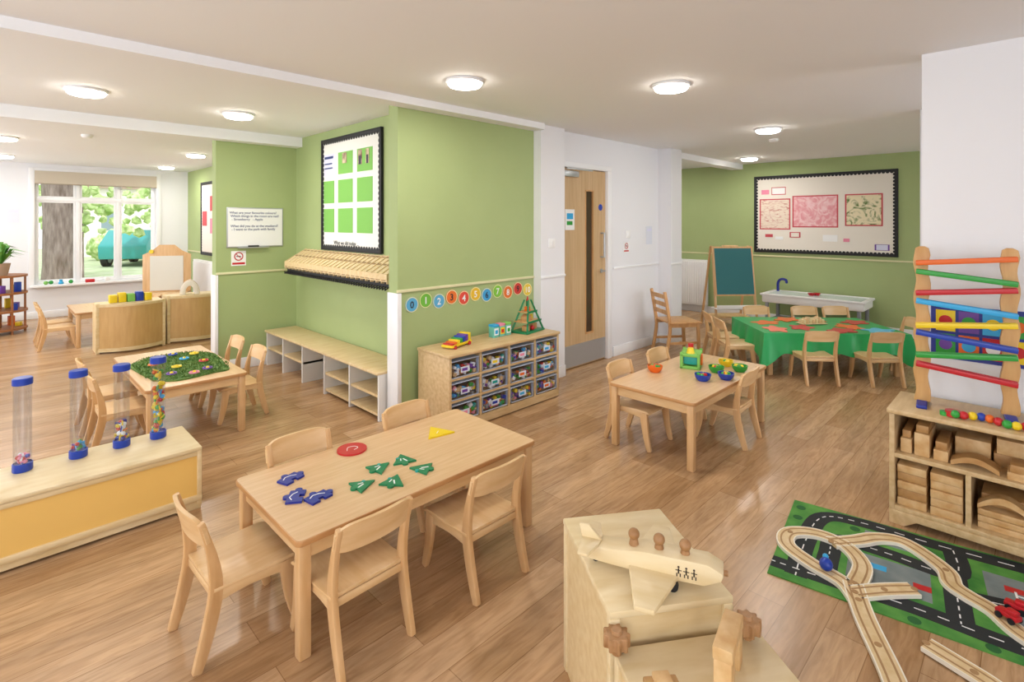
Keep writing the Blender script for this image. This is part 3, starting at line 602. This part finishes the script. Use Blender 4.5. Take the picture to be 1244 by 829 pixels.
for k in range(4): b.box(SX+.03,SX+.3,-.5,-.2,.093+k*.045,.135+k*.045,[UB,UB2][k%2],.003)
b.done('wooden_unit_blocks')
b=B()
PW=noisemat('tower_wood','#D5A96E','#C19055',(10,10,1.5),2.5,.4,6,.3,.7)
for yc in(-.165,.165):
    zz=[.015+.77*i/32 for i in range(33)]
    lft=[(yc-.030-.006*math.sin(z*34),z) for z in zz]; rgt=[(yc+.030+.006*math.sin(z*34+2),z) for z in zz]
    top=[(yc+.032*math.cos(R(a)),.785+.022*math.sin(R(a))) for a in (150,110,70,30)]
    b.prism(rgt[:-1]+top[::-1]+lft[:-1][::-1],'yz',-.012,.035,PW,.003)
    b.box(-.11,.11,yc-.022,yc+.022,0,.018,NAVY if yc>0 else BLU,.004)
rl=[(.735,.015,ORG),(.655,-.018,GR),(.585,.018,RED),(.505,-.018,CYAN),(.42,.018,YL),(.345,-.018,BLU),(.27,.018,GR),(.185,-.018,RED)]
for z,sl,m in rl:
    Mx=Matrix.Translation((0,0,z))@Matrix.Rotation(math.atan2(-sl*2,.33),4,'X')
    b.box(-.05,-.012,-.19,.19,-.008,.0,m,.002,M=Mx); b.box(-.054,-.048,-.19,.19,-.008,.016,m,.002,M=Mx); b.box(-.016,-.010,-.19,.19,-.008,.016,m,.002,M=Mx)
b.done('marble_run_tower',(3.42,.26,SH),6)
b=B()
for i in range(9): b.sph((-.02*math.sin(i),-.13+i*.03,.02),.019,[RED,YL,GR,RED,ORG,BLU,YL,RED,GR][i],seg=12,rings=8)
b.cyl((0,.12,.004),(0,.12,.03),.03,.03,RED); b.cyl((0,.15,.0),(0,.15,.02),.02,.02,GR)
b.done('bead_caterpillar',(3.27,.17,SH+.0))
b=B(); b.box(-.006,0,-.2,.2,-.14,.14,mat('poster_blue','#27348C',.5)); 
for i in range(4):
    for j in range(2): b.box(-.008,-.006,-.18+i*.093,-.10+i*.093,-.12+j*.125,-.01+j*.125,[YL,GR,RED,CYAN,ORG,PURP,GR,YL][i*2+j]); b.cyl((-.008,-.14+i*.093,-.065+j*.125),(-.0095,-.14+i*.093,-.065+j*.125),.028,.028,[RED,ORG,WHT,YL,CYAN,GR,PURP,RED][i*2+j],16)
b.done('colourful_poster',(3.6,.21,.92))

# ------------------------------------------------------------ play mat with roads
A=Vector((2.36,.82)); ang=math.degrees(math.atan2(-.989,.15))
MG=noisemat('mat_grass','#357A2E','#5C9A40',(1,1,1),8,.8); RD=mat('mat_road','#1E2326',.8); GY=noisemat('mat_grey','#6E7A7C','#838C8C',(1,1,1),10,.8)
b=B()
b.box(0,1.25,0,.73,0,.005,MG)
e=.0053
b.box(.27,.56,.18,.40,.0048,e,GY); b.box(.74,1.2,.2,.56,.0048,e,GY); b.box(.32,.52,.53,.62,.0048,e,GY)
roads=[[(.1,.05),(.1,.35),(.14,.62),(.3,.68),(.6,.67),(1.0,.68),(1.25,.66)],[(0,.1),(.2,.1),(.5,.11),(.8,.09),(1.25,.11)],[(.2,.11),(.2,.3),(.22,.45),(.4,.46),(.64,.45),(.65,.68)],[(.64,.11),(.64,.3),(.64,.45)],[(.64,.3),(.9,.35),(1.25,.3)]]
for i,r in enumerate(roads):
    b.flat(r,.085,.004,e+.0003+.0001*i,RD); s=smooth(r,8)
    for k in range(0,len(s)-1,2): b.panel([s[k],s[k+1]],.004,e+.0012,.005,WHT)
for (u,v) in[(.35,.3),(.5,.25),(.8,.45),(.95,.5),(.4,.57),(1.05,.42),(.9,.25)]: b.box(u,u+.06,v,v+.04,.004,e+.0006,random.choice([RED,CYAN,WHT,YL]))
for (u,v) in[(.04,.3),(.04,.55),(.04,.66),(.3,.03),(.5,.03),(.72,.03),(.9,.02),(.28,.6),(.56,.58),(.15,.2),(.15,.42)]: b.cyl((u,v,.004),(u,v,e+.0004),.022,.022,mat('mat_tree','#1F5E2A',.8),12)
bo=b.done('road_play_mat',(A.x,A.y,0),ang); txt('H',.08,WHT,(.88,.46,e+.001),(0,0,R(180)),bo,'helipad_letter')
TK=noisemat('track_wood','#E2CAA0','#D3B684',(8,8,8),3,.45)
def offs(s,o):
    q=[]
    for k in range(len(s)):
        a=Vector(s[max(0,k-1)]);c=Vector(s[min(len(s)-1,k+1)]);d=(c-a).normalized(); n=Vector((-d.y,d.x)); q.append(tuple(Vector(s[k])+n*o))
    return q
def track(paths,name):
    b=B()
    for i,p in enumerate(paths):
        z=.006+i*.0003
        b.flat(p,.068,z,z+.014,TK)
        s=smooth(p)
        for off in(-.018,.018): b.panel(offs(s,off),z+.01,z+.0148,.007,mat('groove','#A98358',.7))
        for off in(-.0355,.0355): b.panel(offs(s,off),z,z+.0145,.005,mat('track_edge','#F0E8D8',.5))
        for q in(s[0],s[-1],s[len(s)//2]): b.cyl((q[0],q[1],z+.012),(q[0],q[1],z+.0152),.012,.012,mat('groove','#A98358',.7),12)
    b.done(name)
track([[(2.42,.50),(2.50,.57),(2.54,.70),(2.61,.82),(2.72,.84),(2.80,.75),(2.79,.63),(2.68,.54),(2.52,.53)],
       [(2.77,.68),(2.87,.60),(2.96,.54),(3.01,.46),(2.98,.38),(2.89,.28),(2.80,.25),(2.76,.20),(2.72,.12),(2.64,.05),(2.58,-.05)],
       [(2.52,.54),(2.33,.46),(2.09,.336),(1.9,.26)],[(2.46,.52),(2.56,.44),(2.65,.355)]],'wooden_train_track')
track([[(2.34,.28),(2.315,.2),(2.28,.1),(2.22,.02)]],'train_track_piece')
def truck(m,loc,rz):
    b=B(); b.box(-.035,.035,-.018,.018,.012,.03,m,.005); b.box(-.03,.005,-.016,.016,.028,.045,m,.006)
    for x in(-.02,.02):
        for y in(-.02,.02): b.cyl((x,y-.004,.011),(x,y+.004,.011),.011,.011,BLK,14)
    b.done('toy_car',loc,rz)
truck(RED,(2.69,.08,.021),60); truck(RED,(2.80,.06,.006),80)
b=B(); b.sph((0,0,.024),.026,BLU); b.sph((.02,.0,.045),.012,CYAN); b.cyl((.04,0,.026),(.025,0,.024),.006,.01,YL); b.done('blue_toy_engine',(2.53,.64,.02),20)

# ------------------------------------------------------------ foreground units
def funit(name,w,d,h,loc,rz):
    b=B(); b.box(0,w,0,d,h-.02,h,BIRCHL,.005)
    b.box(.012,w-.012,.008,.022,0,h-.02,BIRCH); b.box(.008,.022,.01,d-.01,0,h-.02,BIRCH); b.box(w-.022,w-.008,.01,d-.01,0,h-.02,BIRCH); b.box(.01,w-.01,d-.02,d-.008,0,h-.02,BIRCH)
    for x in(.001,w-.031):
        for y in(-.003,d-.031): b.box(x,x+.03,y,y+.03,0,h-.018,BIRCHL,.006)
    return b.done(name,loc,rz)
BZ=.50
funit('wooden_play_cube',.35,.44,BZ,(1.128,.777,0),-35)
funit('wooden_play_cube',.40,.455,.42,(1.128-.47*.574+.005,.777-.47*.819-.002,0),-35)
PK=noisemat('knob_wood','#AE835A','#9A6E42',(10,10,10),3,.5)
def cog(x,y,z):
    b=B(); n=9; p=[]
    for i in range(n*4):
        r=.034 if (i//2)%2 else .026; a=math.pi*i/(n*2)
        p.append((r*math.cos(a),r*math.sin(a)))
    b.prism(p,'xy',0,.032,PK,.002); b.cyl((0,0,.032),(0,0,.040),.014,.012,PK); b.cyl((0,0,-.02),(0,0,0),.012,.012,PK); b.done('wooden_cog_knob',(x,y,z))
cog(1.118,.748,.44); cog(1.40,.535,.44)
b=B()
fp=[(-.2,.03),(-.17,.018),(.0,.012),(.14,.018),(.185,.04),(.19,.06),(.15,.078),(-.02,.075),(-.1,.062),(-.19,.056)]
b.prism(fp,'xz',-.034,.034,BIRCHL,.006)
b.prism([(-.06,.03),(-.02,.20),(.03,.20),(.075,.03),(.075,-.03),(.03,-.19),(-.02,-.19),(-.06,-.03)],'xy',.016,.030,BIRCHL,.004)
b.prism([(-.2,.02),(-.195,.085),(-.165,.085),(-.145,.02),(-.145,-.02),(-.165,-.085),(-.195,-.085),(-.2,-.02)],'xy',.055,.064,BIRCHL,.003)
b.prism([(-.2,.055),(-.21,.10),(-.18,.10),(-.14,.06)],'xz',-.006,.006,BIRCHL,.003)
for x in(-.05,.02,.09):
    b.cyl((x,0,.07),(x,0,.088),.014,.011,PK,14); b.sph((x,0,.1),.016,PK)
for y in(-.045,.045): b.cyl((.06,y-.006,.01),(.06,y+.006,.01),.016,.016,BLK,16)
b.cyl((-.16,-.006,.008),(-.16,.006,.008),.010,.010,BLK,14); b.cyl((.188,0,.048),(.2,0,.048),.008,.008,PK); b.cyl((.06,-.045,.01),(.06,.045,.01),.004,.004,STEEL)
# printed children figures motif on the fuselage side
for i in range(3):
    u=.075+i*.02; b.box(u-.002,u+.002,-.0348,-.034,.038,.052,DK); b.cyl((u,-.034,.056),(u,-.0349,.056),.003,.003,DK,8); b.box(u-.008,u+.008,-.0348,-.034,.046,.048,DK); b.box(u-.006,u-.003,-.0348,-.034,.030,.039,DK); b.box(u+.003,u+.006,-.0348,-.034,.030,.039,DK)
po=b.done('wooden_toy_aeroplane',(1.335,.775,BZ+.006),-67)
b=B(); b.box(-.07,.07,-.022,.022,.085,.115,UB,.003); b.box(.03,.068,-.02,.02,0,.085,UB,.003); b.box(-.068,-.03,-.02,.02,0,.085,UB,.003)
b.done('wooden_block_arch',(1.245,.52,.42),12)
b=B(); b.box(-.04,.04,-.025,.025,0,.02,UB2,.004); b.box(-.02,.02,-.02,.02,.02,.035,UB,.003); b.done('wooden_block',(1.10,.61,.42),-40)

# ------------------------------------------------------------ left room contents
DV=noisemat('divider_wood','#CFA870','#C39A60',(14,14,2),2,.4,6,.3,.7)
def arcdiv(name,x0,x1,y,bulge,h):
    b=B(); n=14; pts=[(x0+(x1-x0)*i/n, y-bulge*math.sin(math.pi*i/n)) for i in range(n+1)]
    b.panel(pts,.03,h-.02,.016,DV); b.panel(pts,h-.03,h,.035,BIRCH); b.panel(pts,.02,.06,.03,BIRCH)
    for p in(pts[0],pts[-1]): b.box(p[0]-.018,p[0]+.018,p[1]-.018,p[1]+.018,0,h+.01,BIRCH,.005)
    b.box(pts[0][0],pts[-1][0],y+.02,y+.30,.26,.28,BIRCH); b.box(pts[0][0],pts[-1][0],y+.02,y+.30,.04,.06,BIRCH); b.box(pts[0][0],pts[-1][0],y+.02,y+.30,h-.03,h-.005,BIRCHL)
    for p in(pts[0],pts[-1]): b.box(p[0]-.01,p[0]+.01,y+.02,y+.30,0,h-.01,BIRCH)
    b.done(name)
arcdiv('curved_play_divider',.90,1.54,7.55,.12,.56); arcdiv('curved_play_divider',1.60,2.35,7.6,.1,.58)
b=B()
for i,m in enumerate([YL,YL,PLGREEN,BLU,YL]): b.box(i*.085,i*.085+.075,0,.1,0,.09+.02*(i%2),m,.006)
b.done('coloured_toy_boxes',(1.02,7.62,.556))
b=B()
for i in range(3): b.prism([(.11*math.cos(R(a)),.18*math.sin(R(a))) for a in range(0,181,15)]+[(.05*math.cos(R(a)),.11*math.sin(R(a))) for a in range(180,-1,-15)],'xz',i*.05,i*.05+.02,[mat('white_arch','#EEE4D8',.5),PK,mat('white_arch','#EEE4D8',.5)][i],.003)
b.done('toy_arch',(1.85,7.68,.576),-15)
b=B(); P=[(-.32,0),(.32,0),(.32,1.0),(.2,1.06),(.1,1.15),(-.1,1.15),(-.2,1.06),(-.32,1.0)]
b.prism(P,'xz',0,.03,BEECHZ,.004); b.box(-.22,.22,-.01,0.001,.45,.98,mat('mirror_panel','#D9D5CB',.3)); b.box(-.32,.32,-.3,0,.40,.43,BEECH,.004); b.box(-.319,-.3,-.3,0,0,.43,BEECH,.003); b.box(.30,.319,-.3,0,0,.43,BEECH,.003); b.cyl((-.2,.0,1.05),(-.2,-.03,1.05),.03,.03,YL)
b.done('play_dresser',(1.98,9.5,0),-25)
b=B(); DW=mat('dark_pine','#9A6136',.5)
for z in(.05,.29,.53,.76): b.cyl((0,0,z),(0,0,z+.025),.3,.3,DW,40)
for k in range(6): a=k*1.047; b.box(-.012,.012,-.012,.012,.0,.76,DW,M=T(.27*math.cos(a),.27*math.sin(a),0))
b.cyl((0,0,.05),(0,0,.76),.04,.04,DW)
for k in range(24):
    a=random.random()*6.3; z=random.choice([.075,.315,.555]); b.box(-.03,.03,-.03,.03,z,z+random.uniform(.05,.14),random.choice(COLS),.005,M=T(.21*math.cos(a),.21*math.sin(a),0,random.random()*90))
b.done('round_storage_shelf',(.12,9.9,0))
def plant(loc,s=1):
    b=B(); b.lathe([(0,0),(.06*s,0),(.085*s,.13*s),(.075*s,.13*s),(.07*s,.11*s),(0,.11*s)],mat('terracotta','#A58B74',.8),20)
    LF=noisemat('leaf','#3E7A2C','#6BA544',(1,1,1),12,.5)
    for k in range(40):
        a=random.random()*6.3; l=random.uniform(.18,.34)*s; el=random.uniform(.4,1.2)
        d=Vector((math.cos(a),math.sin(a),0)); q=Vector((-math.sin(a),math.cos(a),0)); p0=Vector((0,0,.11*s)); p1=p0+d*l*.5*math.cos(el)+Vector((0,0,l*.7*math.sin(el)+.05)); p2=p0+d*l*1.1*math.cos(el)+Vector((0,0,l*.75*math.sin(el)))
        w=.022*s; b.raw([p0-q*.004,p0+q*.004,p1+q*w,p1-q*w,p2],[(0,1,2,3),(3,2,4)],LF)
    b.done('potted_plant',loc)
plant((.14,9.8,.785),1.25)
b=B(); b.lathe([(0,0),(.03,0),(.035,.02),(.02,.05),(.024,.07)],CYAN,18); b.sph((.12,0,.03),.03,GR); b.box(.3,.42,-.03,.03,0,.05,RED,.008); b.box(.55,.62,-.03,.03,0,.07,WHT,.008); b.sph((-.12,0,.035),.03,GR); b.sph((-.18,0,.03),.03,PLGREEN); b.done('window_sill_toys',(.85,10.95,.52))

# ------------------------------------------------------------ outdoors
b=B(); b.box(-20,25,11.3,45,-.3,-.2,noisemat('lawn','#A9B98A','#C2C9AA',(1,1,1),2,.9)); b.done('garden_ground',smooth_=False)
BK=noisemat('bark','#6A5A50','#A2938A',(6,6,1.2),3,.9,8,.3,.7,bump=.6)
LFG=noisemat('foliage','#8DAF5C','#DCE7B4',(1,1,1),5,.8)
b=B(); n=24
prof=[(.34,-.25),(.27,.1),(.24,.7),(.235,1.6),(.25,2.4),(.27,3.5)]; b.lathe(prof,BK,n)
for v in b.bm.verts: a=math.atan2(v.co.y,v.co.x); k=1+.06*math.sin(a*7+v.co.z*2); v.co.x*=k; v.co.y*=k
for _ in range(14): b.ico((random.uniform(-1.4,1.4),random.uniform(-1,1),random.uniform(3.4,4.6)),random.uniform(.4,.7),LFG,3,.12)
b.done('garden_tree',(.98,13.0,0))
b=B()
for _ in range(22): b.ico((random.uniform(-7,7),random.uniform(-.6,.6),random.uniform(0,.7)),random.uniform(.4,.6),LFG,3,.15)
b.done('garden_hedge',(3,29,.1))
# pale house beyond the garden
b=B(); HW=mat('house_render','#EDE8DF',.8); b.box(-4.5,4.5,0,5,-.2,3.2,HW); b.prism([(-4.8,3.2),(4.8,3.2),(0,5.4)],'xz',-.2,5.2,mat('roof_tiles','#B59A8C',.8))
for x in(-3,-.7,1.6,3.2): b.box(x-.5,x+.5,-.04,.01,1.0,2.3,WHT); b.box(x-.42,x+.42,-.05,-.03,1.08,2.22,mat('house_glass','#8FA0AA',.2))
b.done('neighbour_house',(7.5,33,0))
for x,y in((2.0,20),(4.6,23),(-.5,25)):
    b=B(); b.cyl((0,0,-.2),(0,0,2.0),.08,.05,BK,12)
    for _ in range(110): b.ico((random.gauss(0,.65),random.gauss(0,.5),random.uniform(1.1,3.4)),random.uniform(.07,.2),LFG,1,.3)
    b.done('tree',(x,y,0))
TC=mat('car_paint','#3B9C9B',.25); b=B()
b.prism([(-1.9,.3),(1.9,.3),(1.95,.6),(1.75,.8),(.95,.9),(.45,1.35),(-1.1,1.4),(-1.75,.95),(-1.95,.8)],'xz',-.8,.8,TC,.06)
b.prism([(.88,.92),(.42,1.29),(-1.05,1.33),(-1.6,.95)],'xz',-.81,.81,mat('car_glass','#4A5A62',.1))
for x in(-1.2,1.2):
    for y in(-.8,.8): b.cyl((x,y-.1,.3),(x,y+.1,.3),.31,.31,BLK,24); b.cyl((x,y-.11,.3),(x,y+.11,.3),.17,.17,STEEL,16)
b.done('parked_car',(4.6,26,-.2),60)

w=bpy.data.worlds.new('World'); S.world=w; w.use_nodes=True; bg=w.node_tree.nodes['Background']; bg.inputs[0].default_value=(.93,.97,1,1); bg.inputs[1].default_value=1.7
sl=bpy.data.lights.new('sun','SUN'); sl.energy=2.2; sl.angle=R(3); so=bpy.data.objects.new('sun',sl); S.collection.objects.link(so); so.rotation_euler=(R(35),R(-10),R(0))
print('built',len(bpy.data.objects))
